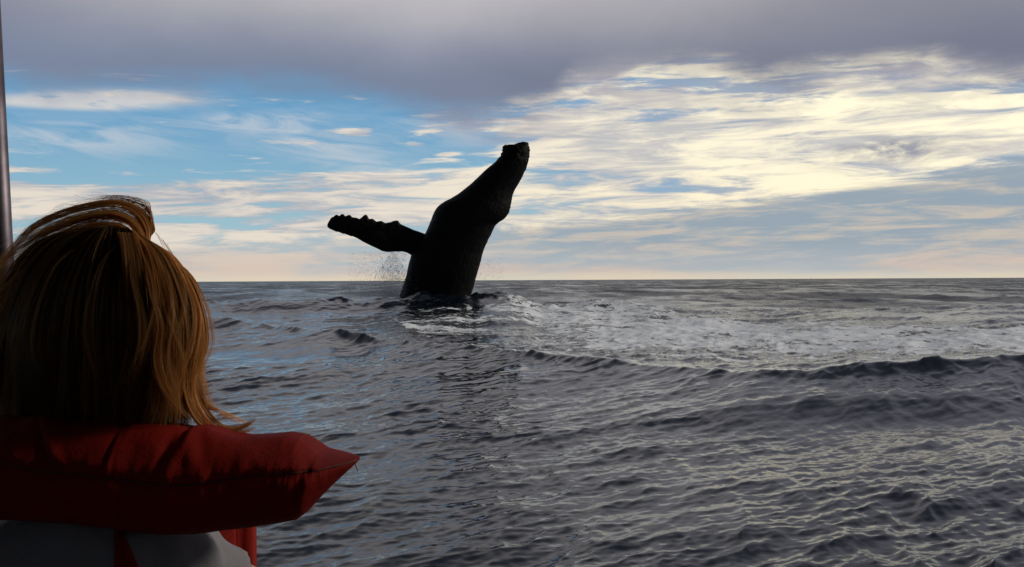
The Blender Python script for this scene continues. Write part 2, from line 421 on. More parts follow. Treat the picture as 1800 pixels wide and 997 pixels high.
# ventral pleats on the throat side (right and toward us), fine skin lumps, knobs on the jaws
plz = np.clip((ti-.10)/.05, 0, 1)*np.clip((.86-ti)/.06, 0, 1)*np.clip(np.cos((pp-(-.55+2*np.pi))/1)*1.6-.25, 0, 1)
off = -.016*plz*np.abs(np.sin(pp*20))
off = off + .018*vnoise(ti*70+0*pp, pp*7+0*ti, 3, 4)*np.clip((ti-.08)*8, 0, 1)
for _ in range(26):
    tk = rng.uniform(.09, .30); pk = rng.choice([rng.normal(math.pi, .35), rng.normal(-.1, .3) % (2*math.pi), rng.uniform(math.pi, 2*math.pi)])
    da = np.minimum(np.abs(pp-pk), 2*np.pi-np.abs(pp-pk))
    off = off + .032*np.exp(-((ti-tk)/.007)**2-(da/.13)**2)*rng.uniform(.5, 1.1)
vs = vs + nrm*off[:, :, None]
vs = vs.reshape(-1, 3)
capn = len(vs); vs = np.vstack([vs, vs[:nph].mean(0)+[0, 0, .02], vs[-nph:].mean(0)])
fc = grid_faces(200, nph, True)
j = np.arange(nph); tri = np.stack([j, (j+1) % nph, np.full(nph, capn), np.full(nph, capn)], -1)
bmw = bmesh.new()
bv = [bmw.verts.new(v) for v in vs]
for f in fc: bmw.faces.new([bv[k] for k in f])
for k in range(nph):
    bmw.faces.new([bv[capn], bv[(k+1) % nph], bv[k]])
    bmw.faces.new([bv[capn+1], bv[199*nph+k], bv[199*nph+(k+1) % nph]])
# barnacle clusters on the jaw edge
for _ in range(26):
    tk = rng.uniform(.14, .2) if rng.random() < .8 else rng.uniform(.05, .1); pk = rng.normal(math.pi, .15)
    i = int(tk*199); jx = int((pk % (2*math.pi))/(2*math.pi)*nph) % nph
    p0 = Vector(vs[i*nph+jx]); n0 = Vector(nrm[i, jx])
    g = bmesh.ops.create_cone(bmw, cap_ends=True, segments=7, radius1=.032, radius2=.014, depth=.045)
    M = Matrix.Translation(p0+n0*.012) @ n0.to_track_quat('Z', 'Y').to_matrix().to_4x4()
    bmesh.ops.transform(bmw, matrix=M, verts=g['verts'])
bmesh.ops.recalc_face_normals(bmw, faces=bmw.faces)
me = bpy.data.meshes.new('body'); bmw.to_mesh(me); bmw.free()
for p in me.polygons: p.use_smooth = True
m, nt, b = mat('whale_skin', (.006, .006, .007), .5, 0, .06)
co = texco(nt)
w = noise(nt, co, 1.3, 8, .7, .5)
col = mixc(nt, w.step(.60, .74), (.005, .005, .0055), (.018, .018, .018))
nt.links.new(col.s, b.inputs['Base Color']); bump(nt, b, noise(nt, co, 9.0, 7, .65), .35, .05)
whale_skin = m
me.materials.append(m)
wb = P(765, 560, WDIST)
whale = empty('humpback_whale', (wb.x, wb.y, 0))
tag(whale, 'black humpback whale breaching upright out of the sea with one long flipper stretched left', 'whale')
body = bpy.data.objects.new('body', me); COL.objects.link(body); keep(whale, body)
# flipper
def fz(X_, Y_): return P(570+X_*.1111, 360+Y_*.1111, WDIST)
top = np.array([(46,335),(52,300),(75,258),(110,205),(150,185),(172,165),(195,155),(218,162),(230,180),(250,165),(270,150),(290,145),(312,155),(330,180),(350,176),(375,163),(405,160),(425,175),(440,195),(480,202),(510,205),(560,225),(600,190),(630,165),(655,153),(680,168),(695,195),(712,226),(745,220),(775,222),(800,248),(830,268),(870,258),(905,255),(935,272),(965,290),(1050,275),(1100,255),(1140,248),(1170,252),(1190,285),(1215,310),(1320,355),(1420,400),(1500,425),(1580,455),(1750,510),(1950,560)], float)
bot = np.array([(46,335),(52,352),(80,380),(150,410),(200,432),(215,428),(240,437),(300,462),(320,460),(380,482),(430,502),(450,500),(520,530),(620,590),(720,640),(830,690),(920,735),(1000,750),(1120,742),(1240,740),(1310,760),(1370,795),(1600,850),(1950,960)], float)
nst = 220; xsn = np.concatenate([np.linspace(46.2, 130, 26)[:-1], np.linspace(130, 1950, nst-25)])
ty = np.interp(xsn, top[:, 0], top[:, 1]); by = np.interp(xsn, bot[:, 0], bot[:, 1])
nk = 40; q_ = np.linspace(0, 2*np.pi, nk, endpoint=False); fv = []
for i in range(nst):
    h = (by[i]-ty[i])/2; mid = (by[i]+ty[i])/2
    t = (xsn[i]-46)/1900
    th = (.10+.20*t)*(1-math.exp(-(xsn[i]-46)/60))       # half thickness, metres
    dshift = .9*(1-t)                                     # the flipper reaches a little away from us
    for qq in q_:
        c_, s_ = math.cos(qq), math.sin(qq)
        v = fz(xsn[i], mid-h*c_)
        thick = th*s_*(0.62+.38*c_)                        # fat leading edge, thin trailing edge
        fv.append((v.x, v.y+thick+dshift*.0, v.z))
fv = np.array(fv)
fl = mesh_np('flipper', fv, grid_faces(nst, nk, True), None)
bmf = bmesh.new(); bmf.from_mesh(fl.data); bmf.verts.ensure_lookup_table()
bmf.faces.new([bmf.verts[k] for k in range(nk)]); bmf.faces.new([bmf.verts[(nst-1)*nk+k] for k in range(nk)])
bmesh.ops.recalc_face_normals(bmf, faces=bmf.faces); bmf.to_mesh(fl.data); bmf.free()
m, nt, b = mat('flipper_skin', (.02, .02, .022), .5, 0, .1)
co = texco(nt); w = noise(nt, co, 2.2, 8, .72, .8)
sx = nt.nodes.new('ShaderNodeSeparateXYZ'); nt.links.new(co.s, sx.inputs[0])
col = mixc(nt, w.step(.50, .72), (.007, .007, .008), (.06, .058, .058))
nt.links.new(col.s, b.inputs['Base Color']); bump(nt, b, noise(nt, co, 7.0, 7, .65), .5, .05)
fl.data.materials.append(m); keep(whale, fl)

# spray thrown up under the flipper
sv, sf = [], []
def drop(p, r):
    n = len(sv)
    st = rng.uniform(1, 2.2)
    for d in ((1,0,0),(-1,0,0),(0,1,0),(0,-1,0),(0,0,1),(0,0,-1)):
        sv.append((p[0]+d[0]*r, p[1]+d[1]*r, p[2]+d[2]*r*st))
    for f in ((0,2,4),(2,1,4),(1,3,4),(3,0,4),(2,0,5),(1,2,5),(3,1,5),(0,3,5)): sf.append([n+k for k in f])
for _ in range(17000):
    k = rng.random()
    if k < .45:
        px = rng.normal(690, 9+16*rng.random()); top_ = 440+abs(px-690)*1.4; py = 522-(522-top_)*rng.random()**1.5
    elif k < .8:
        px = rng.uniform(612, 715); py = rng.uniform(442+max(0, (660-px))*.0, 522); 
        if rng.random() < (715-px)/160: continue
    elif k < .92:
        px = rng.uniform(600, 715); py = rng.normal(516, 7)
    else:
        px = rng.uniform(835, 885); py = 522-rng.random()**2.2*70
    d = rng.uniform(34.8, 37.5); v = P(px, py, d)
    drop(v, abs(rng.normal(0, .0032))+.0018)
m, nt, b = mat('spray_water', (.55, .57, .6), .15, 0, .5); b.inputs['Transmission Weight'].default_value = .55; b.inputs['IOR'].default_value = 1.33
sprayo = mesh_np('water_spray', sv, sf, m)
tag(sprayo, 'fine drops of white water falling beneath the raised flipper beside the whale', 'spray', None, 'stuff')

# ------------------------------------------------------------------ the boat we stand in
boat = empty('tour_boat', (0, -1.5, 0))
tag(boat, 'tour boat under us, only its leaning metal canopy post showing at the left edge', 'boat')
def bm_obj(name, fn, m, parent, smooth=False, bevel=0):
    bm = bmesh.new(); fn(bm)
    if bevel: bmesh.ops.bevel(bm, geom=list(bm.edges), offset=bevel, segments=2, affect='EDGES')
    bmesh.ops.recalc_face_normals(bm, faces=bm.faces)
    me = bpy.data.meshes.new(name); bm.to_mesh(me); bm.free()
    for p in me.polygons: p.use_smooth = smooth
    me.materials.append(m); o = bpy.data.objects.new(name, me); COL.objects.link(o); keep(parent, o); return o
def box(bm, a, b_):
    g = bmesh.ops.create_cube(bm, size=1)
    a, b_ = Vector(a), Vector(b_)
    bmesh.ops.transform(bm, matrix=Matrix.Translation((a+b_)/2) @ Matrix.Diagonal((*(b_-a), 1)), verts=g['verts'])
def tube(bm, pts, r, n=20):
    pts = [Vector(p) for p in pts]; rs = r if isinstance(r, (list, tuple)) else [r]*len(pts); prev = None
    for i, p in enumerate(pts):
        t = (pts[min(i+1, len(pts)-1)]-pts[max(i-1, 0)]).normalized(); qd = t.to_track_quat('Z', 'Y')
        ring = [bm.verts.new(p+qd @ Vector((rs[i]*math.cos(2*math.pi*k/n), rs[i]*math.sin(2*math.pi*k/n), 0))) for k in range(n)]
        if prev:
            for k in range(n): bm.faces.new([prev[k], prev[(k+1) % n], ring[(k+1) % n], ring[k]])
        else: bm.faces.new(ring)
        prev = ring
    bm.faces.new(prev)
gel, nt, b = mat('hull_gelcoat', (.55, .55, .55), .35)
nt.links.new(mixc(nt, noise(nt, texco(nt), 3.0, 5).step(.3, .8), (.05, .06, .075), (.08, .085, .1)).s, b.inputs['Base Color'])
dk_m, nt, b = mat('deck_paint', (.05, .05, .055), .7); bump(nt, b, noise(nt, texco(nt), 120.0, 2), .3, .002)
navy, nt, b = mat('canopy_fabric', (.02, .03, .06), .85); bump(nt, b, noise(nt, texco(nt), 60.0, 3), .2, .002)
steel, nt, b = mat('post_metal', (.1, .1, .1), .5, 1.0)
nt.links.new(mixc(nt, noise(nt, texco(nt), 14.0, 5).step(.3, .75), (.07, .06, .075), (.15, .13, .15)).s, b.inputs['Base Color'])
HX, HY0, HY1 = 2.3, -5.5, 2.25
def hull(bm):
    st = [(HY0, 1.5, 1.0), (-3, 1.0, 1.0), (0, 1.0, 1.0), (1.4, 1.0, .98), (HY1, .9, .95)]
    rings_ = []
    prof = [(-HX, .98), (-HX+.08, .98), (-HX+.1, .5), (-HX+.3, .42), (HX-.3, .42), (HX-.1, .5), (HX-.08, .98), (HX, .98), (HX-.1, .3), (HX-.6, -.45), (0, -.75), (-HX+.6, -.45), (-HX+.1, .3)]
    for y, _, _2 in st: rings_.append([bm.verts.new((x, y, z)) for x, z in prof])
    for a_, c_ in zip(rings_, rings_[1:]):
        for k in range(len(prof)): bm.faces.new([a_[k], a_[(k+1) % len(prof)], c_[(k+1) % len(prof)], c_[k]])
    bm.faces.new(rings_[0]); bm.faces.new(rings_[-1])
    box(bm, (-HX+.005, HY1-.06, .3), (HX-.005, HY1+.06, .96))
bm_obj('hull', hull, gel, boat)
bm_obj('deck', lambda bm: box(bm, (-HX+.2, HY0+.1, .425), (HX-.2, HY1-.08, .44)), dk_m, boat)
bm_obj('bench', lambda bm: (box(bm, (-1.5, 1.15, .86), (.6, 1.62, .93)), box(bm, (-1.4, 1.3, .445), (.5, 1.5, .857))), gel, boat)
def post(bm):
    a_ = P(2, 60, 2.05); c_ = P(22, 440, 2.05); d_ = (c_-a_)
    r = .021; ofs = Vector((-r, 0, 0))
    k1 = (.955-a_.z)/d_.z; k0 = (2.46-a_.z)/d_.z
    tube(bm, [a_+d_*k1+ofs, a_+d_*k0+ofs], r, 32)
bm_obj('canopy_post', post, steel, boat, True)
bm_obj('canopy_post', lambda bm: tube(bm, [(2.2, 2.05, .955), (2.15, 2.05, 2.46)], .021, 24), steel, boat, True)
for sx_ in (-2.2, 2.2): bm_obj('canopy_post', lambda bm: tube(bm, [(sx_, -3.6, .975), (sx_, -3.6, 2.46)], .021, 24), steel, boat, True)
bm_obj('canopy', lambda bm: box(bm, (-2.35, -3.8, 2.455), (2.35, 1.75, 2.50)), navy, boat, bevel=.01)
for sx_ in (-2.2, 2.15): bm_obj('canopy_rail', lambda bm: tube(bm, [(sx_, 1.4, 2.475), (sx_, 2.05, 2.475)], .019, 16), steel, boat, True)
bm_obj('canopy_rail', lambda bm: tube(bm, [(-2.2, 2.05, 2.475), (2.15, 2.05, 2.475)], .019, 16), steel, boat, True)
bm_obj('unseen_shade_wall', lambda bm: box(bm, (-2.1, -3.75, .445), (2.1, -3.65, 2.45)), gel, boat)  # unseen wall added behind the camera to keep light off the person

# ------------------------------------------------------------------ the person in front of us
PD = 1.5
PX = .000777
hc = P(172, 545, PD)                       # middle of the skull
person = empty('person', (hc.x, PD, .93))
tag(person, 'person with windblown blonde hair and an orange-red life vest, seen from behind at the left', 'person')
skin_m, nt, b = mat('skin', (.45, .24, .16), .5); b.inputs['Subsurface Weight'].default_value = .1; b.inputs['Subsurface Radius'].default_value = (.01, .004, .002)
bump(nt, b, noise(nt, texco(nt), 90.0, 4), .15, .001)
nt.links.new(mixc(nt, noise(nt, texco(nt), 18.0, 5).step(.35, .7), (.42, .22, .15), (.50, .28, .19)).s, b.inputs['Base Color'])
def body_mesh():
    """one continuous figure: skinned limbs and a modelled head fused by a voxel remesh"""
    nodes, edges, rad = [], [], []
    def n(x, y, z, r, par=None):
        nodes.append((hc.x+x, PD-.0+y, z)); rad.append(r)
        if par is not None: edges.append((par, len(nodes)-1))
        return len(nodes)-1
    pel = n(0, .0, 1.00, .15)
    w_ = n(0, -.01, 1.12, .125, pel); ch = n(0, -.02, 1.25, .135, w_); nb = n(0, 0, 1.37, .07, ch); nk_ = n(0, .01, 1.47, .052, nb); hb = n(0, .03, 1.55, .06, nk_)
    for s in (-1, 1):
        c0 = n(s*.10, -.01, 1.335, .07, ch); sh = n(s*.140, 0, 1.292, .048, c0); e_ = n(s*.315, .12, 1.185, .036, sh); wr = n(s*.19, .31, 1.02, .026, e_)
        pa = n(s*.155, .345, .985, .030, wr)
        for k, (dxf, ln) in enumerate(((-.028, .065), (-.010, .075), (.009, .070), (.027, .055))):
            f1 = n(s*.155+dxf, .40, .985, .010, pa); f2 = n(s*.155+dxf*1.1, .40+ln*.5, .975, .009, f1); n(s*.155+dxf*1.1, .40+ln*.8, .955, .008, f2)
        t1 = n(s*.155-s*.038, .37, .985, .011, pa); n(s*.155-s*.05, .405, .975, .009, t1)
        hp = n(s*.09, .02, .99, .095, pel); kn = n(s*.12, .45, .97, .062, hp); an = n(s*.12, .47, .53, .040, kn); n(s*.12, .60, .485, .035, an)
    me = bpy.data.meshes.new('tmp'); me.from_pydata(nodes, edges, []); o = bpy.data.objects.new('tmp', me); COL.objects.link(o)
    sk = o.modifiers.new('s', 'SKIN'); lay = me.skin_vertices[0].data
    for i, r in enumerate(rad): lay[i].radius = (r*(1.25 if i in (0, 1, 2) else 1), r)
    lay[0].use_root = True
    ss = o.modifiers.new('u', 'SUBSURF'); ss.levels = 2; ss.render_levels = 2
    dg = bpy.context.evaluated_depsgraph_get(); m1 = bpy.data.meshes.new_from_object(o.evaluated_get(dg))
    bm = bmesh.new(); bm.from_mesh(m1); bpy.data.objects.remove(o)
    # head: sphere shaped into a skull with brow, sockets, nose, lips, chin (the face looks out to sea, +y)
    g = bmesh.ops.create_uvsphere(bm, u_segments=64, v_segments=48, radius=1)
    for v in g['verts']:
        x, y, z = v.co
        wx_ = .076; wz = .112; wy_ = .098
        jaw = max(0, -z)
        X_ = x*wx_*(1-.38*jaw**1.6); Z_ = z*wz*(1.0 if z > 0 else 1.08); Y_ = y*wy_
        if y > 0:
            Y_ *= 1-.10*jaw
            gz = lambda x0, z0, sx_, sz: math.exp(-((x-x0)/sx_)**2-((z-z0)/sz)**2)
            Y_ += .024*gz(0, -.22, .13, .12)+.012*gz(0, -.05, .08, .2)+.008*gz(0, -.52, .28, .07)+.008*gz(0, .18, .6, .09)+.010*gz(0, -.82, .3, .14)
            Y_ -= .010*(gz(.38, .02, .18, .10)+gz(-.38, .02, .18, .10))+.003*gz(0, -.53, .3, .018)
            Y_ += .004*(gz(.38, .02, .1, .05)+gz(-.38, .02, .1, .05))
        else: Y_ *= 1+.06*max(0, z)
        v.co = (hc.x+X_, PD+.015+Y_, hc.z+Z_)
    for s in (-1, 1):
        g = bmesh.ops.create_uvsphere(bm, u_segments=20, v_segments=12, radius=1)
        for v in g['verts']: v.co = (hc.x+s*.078+v.co.x*.008, PD+.01+v.co.y*.016, hc.z-.01+v.co.z*.030)
    me2 = bpy.data.meshes.new('body'); bm.to_mesh(me2); bm.free()
    o = bpy.data.objects.new('body', me2); COL.objects.link(o)
    rm = o.modifiers.new('r', 'REMESH'); rm.mode = 'VOXEL'; rm.voxel_size = .0065; rm.use_smooth_shade = True
    sm = o.modifiers.new('sm', 'SMOOTH'); sm.factor = .5; sm.iterations = 3
    dg = bpy.context.evaluated_depsgraph_get(); m3 = bpy.data.meshes.new_from_object(o.evaluated_get(dg))
    o.modifiers.clear(); o.data = m3; m3.materials.clear(); m3.materials.append(skin_m); m3.name = 'body'
    return o
keep(person, body_mesh())

# white shirt: a shell round the torso with short sleeves
shirt_m, nt, b = mat('white_cotton', (.22, .21, .23), .85, 0, .15)
bump(nt, b, noise(nt, texco(nt), 22.0, 6, .6), .5, .01)
def shirt(bm):
    prof = [(1.400, .075, .070, 0), (1.388, .11, .085, 0), (1.372, .145, .10, 0), (1.352, .165, .11, 0), (1.325, .178, .118, 0), (1.29, .182, .128, 0), (1.24, .180, .132, 0), (1.15, .172, .128, 0), (1.05, .18, .135, 0), (.97, .20, .15, 0)]
    prev = None; n = 72
    for z, a_, c_, _ in prof:
        ring = []
        for k in range(n):
            t = 2*math.pi*k/n
            wr = .004*math.sin(7*t+z*40)+.003*math.sin(13*t-z*25)
            ring.append(bm.verts.new((hc.x+(a_+wr)*math.copysign(abs(math.cos(t))**.85, math.cos(t)), PD-.015+(c_+wr)*math.sin(t), z)))
        if prev:
            for k in range(n): bm.faces.new([prev[k], prev[(k+1) % n], ring[(k+1) % n], ring[k]])
        else: bm.faces.new(ring)
        prev = ring
    bm.faces.new(prev)
    for s in (-1, 1):
        tube(bm, [(hc.x+s*.08, PD-.01, 1.315), (hc.x+s*.12, PD-.01, 1.308), (hc.x+s*.140, PD+.004, 1.294), (hc.x+s*.150, PD+.016, 1.286), (hc.x+s*.166, PD+.030, 1.274)], [.05, .058, .057, .055, .056], 28)
sh = bm_obj('shirt', shirt, shirt_m, person, True)
md = sh.modifiers.new('r', 'REMESH'); md.mode = 'VOXEL'; md.voxel_size = .006; md.use_smooth_shade = True
md = sh.modifiers.new('s', 'SMOOTH'); md.factor = .5; md.iterations = 8
_m = bpy.data.meshes.new_from_object(sh.evaluated_get(bpy.context.evaluated_depsgraph_get())); sh.modifiers.clear(); sh.data = _m; _m.name = 'shirt'
_c = np.empty(len(_m.vertices)*3, np.float32); _m.vertices.foreach_get('co', _c); _c = _c.reshape(-1, 3)
_n = np.empty(len(_m.vertices)*3, np.float32); _m.vertices.foreach_get('normal', _n); _n = _n.reshape(-1, 3)
_w = .005*np.abs(vnoise(_c[:, 0]*26+_c[:, 2]*14, _c[:, 2]*9+_c[:, 0]*5, 61, 4)); _c += _n*_w[:, None]; _m.vertices.foreach_set('co', _c.ravel()); _m.update()

# life vest: a stuffed collar with a piped seam, front panels, straps
vest, nt, b = mat('vest_fabric', (.30, .022, .010), .8, 0, .15)
co = texco(nt)
cl = mixc(nt, noise(nt, co, 7.0, 6, .6).step(.3, .75), (.17, .005, .002), (.26, .009, .003))
nt.links.new(cl.s, b.inputs['Base Color'])
wv = noise(nt, co, 420.0, 2, .5); crk = noise(nt, combine(nt, E(nt, co.s), 0, 0) if False else co, 16.0, 6, .65, .8)
bump(nt, b, wv*.001+crk*.003, .8, 1.0)
seam_m, nt, b = mat('seam_binding', (.10, .012, .008), .8)
T_ = [(172, 738), (210, 741), (226, 745), (240, 741), (300, 747), (322, 750), (332, 757), (345, 747), (372, 752), (400, 762), (432, 768), (470, 766), (505, 763), (530, 768), (548, 781), (562, 793), (572, 797), (590, 800), (612, 803), (632, 803)]
T_l = [(-292, 803), (-240, 797), (-200, 772), (-160, 764), (-100, 765), (-60, 735), (0, 730), (45, 734), (72, 728), (92, 729), (112, 738), (135, 740)]
B_ = [(172, 918), (225, 925), (300, 934), (350, 933), (400, 926), (447, 921), (500, 914), (528, 908), (545, 895), (575, 862), (600, 838), (622, 818), (632, 808)]
B_l = [(-292, 808), (-240, 860), (-200, 905), (-120, 915), (-40, 906), (0, 908), (80, 910)]
M_ = [(-292, 806), (-200, 815), (-100, 800), (-40, 780), (0, 785), (50, 793), (85, 801), (130, 811), (190, 815), (240, 822), (290, 830), (350, 833), (400, 828), (450, 820), (510, 815), (560, 812), (610, 808), (632, 806)]
TT = np.array(T_l+T_, float); BB = np.array(B_l+B_, float); MM = np.array(M_, float)
ns, nv_ = 340, 72
sx2 = np.concatenate([np.linspace(-292, 500, 230), np.linspace(502, 632, 110)])
tp = np.interp(sx2, TT[:, 0], TT[:, 1]); bt = np.interp(sx2, BB[:, 0], BB[:, 1]); mm = np.interp(sx2, MM[:, 0], MM[:, 1])
cv, seam_line = [], []
qs = np.linspace(0, 2*np.pi, nv_, endpoint=False)
for i in range(ns):
    x = sx2[i]; e = min(1, max(0, (632-x)/110)); e2 = min(1, max(0, (x+292)/110)); ee = min(e, e2)
    dmax = .085*(1-(1-ee)**2)**.7+.002                    # half depth
    yc = PD-.095+.030*((x-172)/400)**2                     # hangs behind the neck, wraps forward at its ends
    midy = mm[i]
    for qq in qs:
        c_, s_ = math.cos(qq), math.sin(qq)                # c_: +1 top, -1 bottom ; s_: +1 toward camera
        if c_ >= 0: py = midy-(midy-tp[i])*abs(c_)**.8
        else: py = midy+(bt[i]-midy)*abs(c_)**.9
        dep = dmax*math.copysign(abs(s_)**.75, s_)
        if s_ > 0:
            dep *= (1-.10*math.exp(-((c_-.0)/.07)**2))      # stitched-in seam
            if c_ > 0: dep *= (1-.45*c_**1.1)              # upper face slopes away to the sky
        cv.append((x, py, yc-dep))
cv = np.array(cv).reshape(ns, nv_, 3)
XX, YY = cv[:, :, 0], cv[:, :, 1]
def crease(x0, y0, x1, y1, w, amp):
    dxx, dyy = x1-x0, y1-y0; L2 = dxx*dxx+dyy*dyy
    t = np.clip(((XX-x0)*dxx+(YY-y0)*dyy)/L2, 0, 1); dd = np.hypot(XX-x0-t*dxx, YY-y0-t*dyy)
    side = ((XX-x0)*dyy-(YY-y0)*dxx)/math.sqrt(L2)
    return amp*np.exp(-(dd/w)**2)*np.sin(np.clip(side/w*1.6, -3, 3))*np.sin(np.pi*np.clip(t, .04, .96))**.5
dd = crease(82, 725, 150, 805, 12, .012)+crease(225, 740, 228, 820, 6, .005)+crease(330, 745, 318, 830, 16, .012)+crease(548, 778, 572, 815, 12, .012)
dd += crease(40, 730, 100, 800, 18, -.006)+crease(350, 750, 380, 800, 15, -.007)+crease(-30, 745, 40, 800, 20, .006)+crease(420, 770, 520, 800, 22, -.006)
dd += crease(560, 815, 528, 900, 14, .006)+crease(130, 830, 150, 900, 22, .005)+crease(215, 830, 222, 900, 18, .005)+crease(270, 835, 262, 910, 16, .005)
dd += .006*vnoise(XX/55, YY/45, 91, 4)+.0035*vnoise(XX/16, YY/40, 92, 3)*np.exp(-((YY-mm[:, None])/22)**2)*1.6
fadee = np.clip((632-XX)/30, 0, 1)*np.clip((XX+292)/30, 0, 1)
cv[:, :, 2] -= dd*fadee*np.where(np.sin(qs)[None, :] > -.2, 1, 0)
W3 = np.array([P(*p) for p in [(a_, b_, 1.0) for a_, b_, _ in cv.reshape(-1, 3)]])      # direction at unit distance
Dv = cv.reshape(-1, 3)[:, 2]
e0 = np.array(EYE); rel = (W3-e0)
# true size: metres taken at the collar's own distance PD-.14, so the pillow is a solid, not a fan of sight lines
D0 = PD-.14
ycs = np.repeat(PD-.095+.030*((sx2-172)/400)**2, nv_)[:, None]
Vv = e0+rel*ycs; Vv[:, 1] = Dv
collar = mesh_np('collar', Vv, grid_faces(ns, nv_, True), vest)
bmf = bmesh.new(); bmf.from_mesh(collar.data); bmf.verts.ensure_lookup_table()
bmf.faces.new([bmf.verts[k] for k in range(nv_)]); bmf.faces.new([bmf.verts[(ns-1)*nv_+k] for k in range(nv_)])
bmesh.ops.recalc_face_normals(bmf, faces=bmf.faces); bmf.to_mesh(collar.data); bmf.free()
lv = empty('life_vest', (hc.x, PD-.1, 1.35)); keep(person, lv)
lv.location = (0, 0, 0); lv.matrix_parent_inverse = Matrix.Identity(4)
def keep2(o): o.parent = lv; o.matrix_parent_inverse = Matrix.Translation(person.location).inverted(); return o
keep2(collar)
Vg = Vv.reshape(ns, nv_, 3); kq = nv_//4
pts = [Vector(Vg[i, kq])+Vector((0, -.001, 0)) for i in range(4, ns-2, 2)]
def ribbon_tube(name, pts, r, m, n=8):
    o = bm_obj(name, lambda bm: tube(bm, pts, r, n), m, person, True); return keep2(o)
ribbon_tube('seam', pts, .0016, seam_m)
# little loose blue thread at the corner
thr, _, _ = mat('blue_thread', (.02, .05, .16), .6)
a_ = Vector(P(626, 808, PD-.055)); a_.y = Vg[-3, kq][1]
ribbon_tube('loose_thread', [a_, a_+Vector((.0005, 0, -.006)), a_+Vector((.004, 0, -.013)), a_+Vector((.0035, 0, -.016))], [.0007]*4, thr, 6)
# front panels hang on the chest beyond the shoulders
def panel(s):
    def f(bm):
        xo = hc.x+s*(P(447, 950, PD+.17).x-.0875-hc.x)-s*.04
        g = bmesh.ops.create_cube(bm, size=1)
        bmesh.ops.transform(bm, matrix=Matrix.Translation((xo+s*.040, PD+.17, 1.19)) @ Matrix.Diagonal((.175, .075, .38, 1)), verts=g['verts'])
        bmesh.ops.bevel(bm, geom=list(bm.edges), offset=.022, segments=4, affect='EDGES')
    return f
for s in (-1, 1):
    o = bm_obj('front_panel', panel(s), vest, person, True); keep2(o)
# strap crossing the back, seen as a dark wedge between the two halves of the shirt; hems sewn on the cloth
from mathutils.bvhtree import BVHTree
bpy.context.view_layer.update()
_bm = bmesh.new(); _bm.from_mesh(sh.data); tree = BVHTree.FromBMesh(_bm); _bm.free()
def on_cloth(px, py, lift):
    d = (P(px, py, 1)-EYE).normalized(); h = tree.ray_cast(EYE, d)[0]
    if h is None: h = EYE+d*1.37
    return h-d*lift
def strap(bm):
    rows = []
    for py in np.linspace(925, 1075, 12):
        l = 201 if py < 1010 else 201; r_ = 214+(py-935)*.42
        rows.append([on_cloth(l+(r_-l)*k/5, py, .004+.004*math.sin(math.pi*k/5)) for k in range(6)])
    fr = [[bm.verts.new(p) for p in r] for r in rows]; bk = [[bm.verts.new(p+Vector((0, .006, 0))) for p in r] for r in rows]
    for i in range(11):
        for k in range(5):
            bm.faces.new([fr[i][k], fr[i][k+1], fr[i+1][k+1], fr[i+1][k]]); bm.faces.new([bk[i][k], bk[i+1][k], bk[i+1][k+1], bk[i][k+1]])
        bm.faces.new([fr[i][0], fr[i+1][0], bk[i+1][0], bk[i][0]]); bm.faces.new([fr[i][5], bk[i][5], bk[i+1][5], fr[i+1][5]])
o = bm_obj('back_strap', strap, vest, person, True); keep2(o)
def hem(pts_, r=.0035):
    c = catmull([(a1, b1) for a1, b1 in pts_], 30)
    h = bm_obj('hem', lambda bm: tube(bm, [on_cloth(x, y, .001) for x, y in c], r, 8), shirt_m, person, True)
    h.parent = sh; h.matrix_parent_inverse = Matrix.Translation(person.location).inverted()
hem([(110, 922), (150, 928), (180, 938), (198, 946), (200, 975), (200, 1010)])
hem([(222, 946), (240, 952), (262, 950), (300, 944), (345, 934)])
hem([(222, 946), (232, 968), (246, 1000), (256, 1030)])
hem([(392, 944), (406, 952), (420, 968), (433, 988), (440, 1010)], .0028)

# hair: thousands of flat strands combed along guide curves
hair_m = bpy.data.materials.new('hair_strands'); hair_m.use_nodes = True
nt = hair_m.node_tree; nt.nodes.clear()
at = nt.nodes.new('ShaderNodeAttribute'); at.attribute_name = 'tone'; tone = E(nt, at.outputs['Fac'])
hcol = mixc(nt, tone, (.080, .032, .010), (.95, .50, .17))  # dark end also stands in for shade, golden end for rim light
df = nt.nodes.new('ShaderNodeBsdfDiffuse'); tr = nt.nodes.new('ShaderNodeBsdfTranslucent'); gl = nt.nodes.new('ShaderNodeBsdfGlossy')
gl.inputs['Roughness'].default_value = .38; gl.inputs['Color'].default_value = (.55, .42, .28, 1)
nt.links.new(hcol.s, df.inputs['Color']); nt.links.new(scalec(nt, hcol, 1.15).s, tr.inputs['Color'])
m1 = nt.nodes.new('ShaderNodeMixShader'); m1.inputs[0].default_value = .58; nt.links.new(df.outputs[0], m1.inputs[1]); nt.links.new(tr.outputs[0], m1.inputs[2])
m2 = nt.nodes.new('ShaderNodeMixShader'); m2.inputs[0].default_value = .05; nt.links.new(m1.outputs[0], m2.inputs[1]); nt.links.new(gl.outputs[0], m2.inputs[2])
out = nt.nodes.new('ShaderNodeOutputMaterial'); nt.links.new(m2.outputs[0], out.inputs['Surface'])
HV, HF, HT = [], [], []; hoff = 0
NS = 22
def G(*pts): return catmull([(p[0], p[1], p[2]) for p in pts], NS)
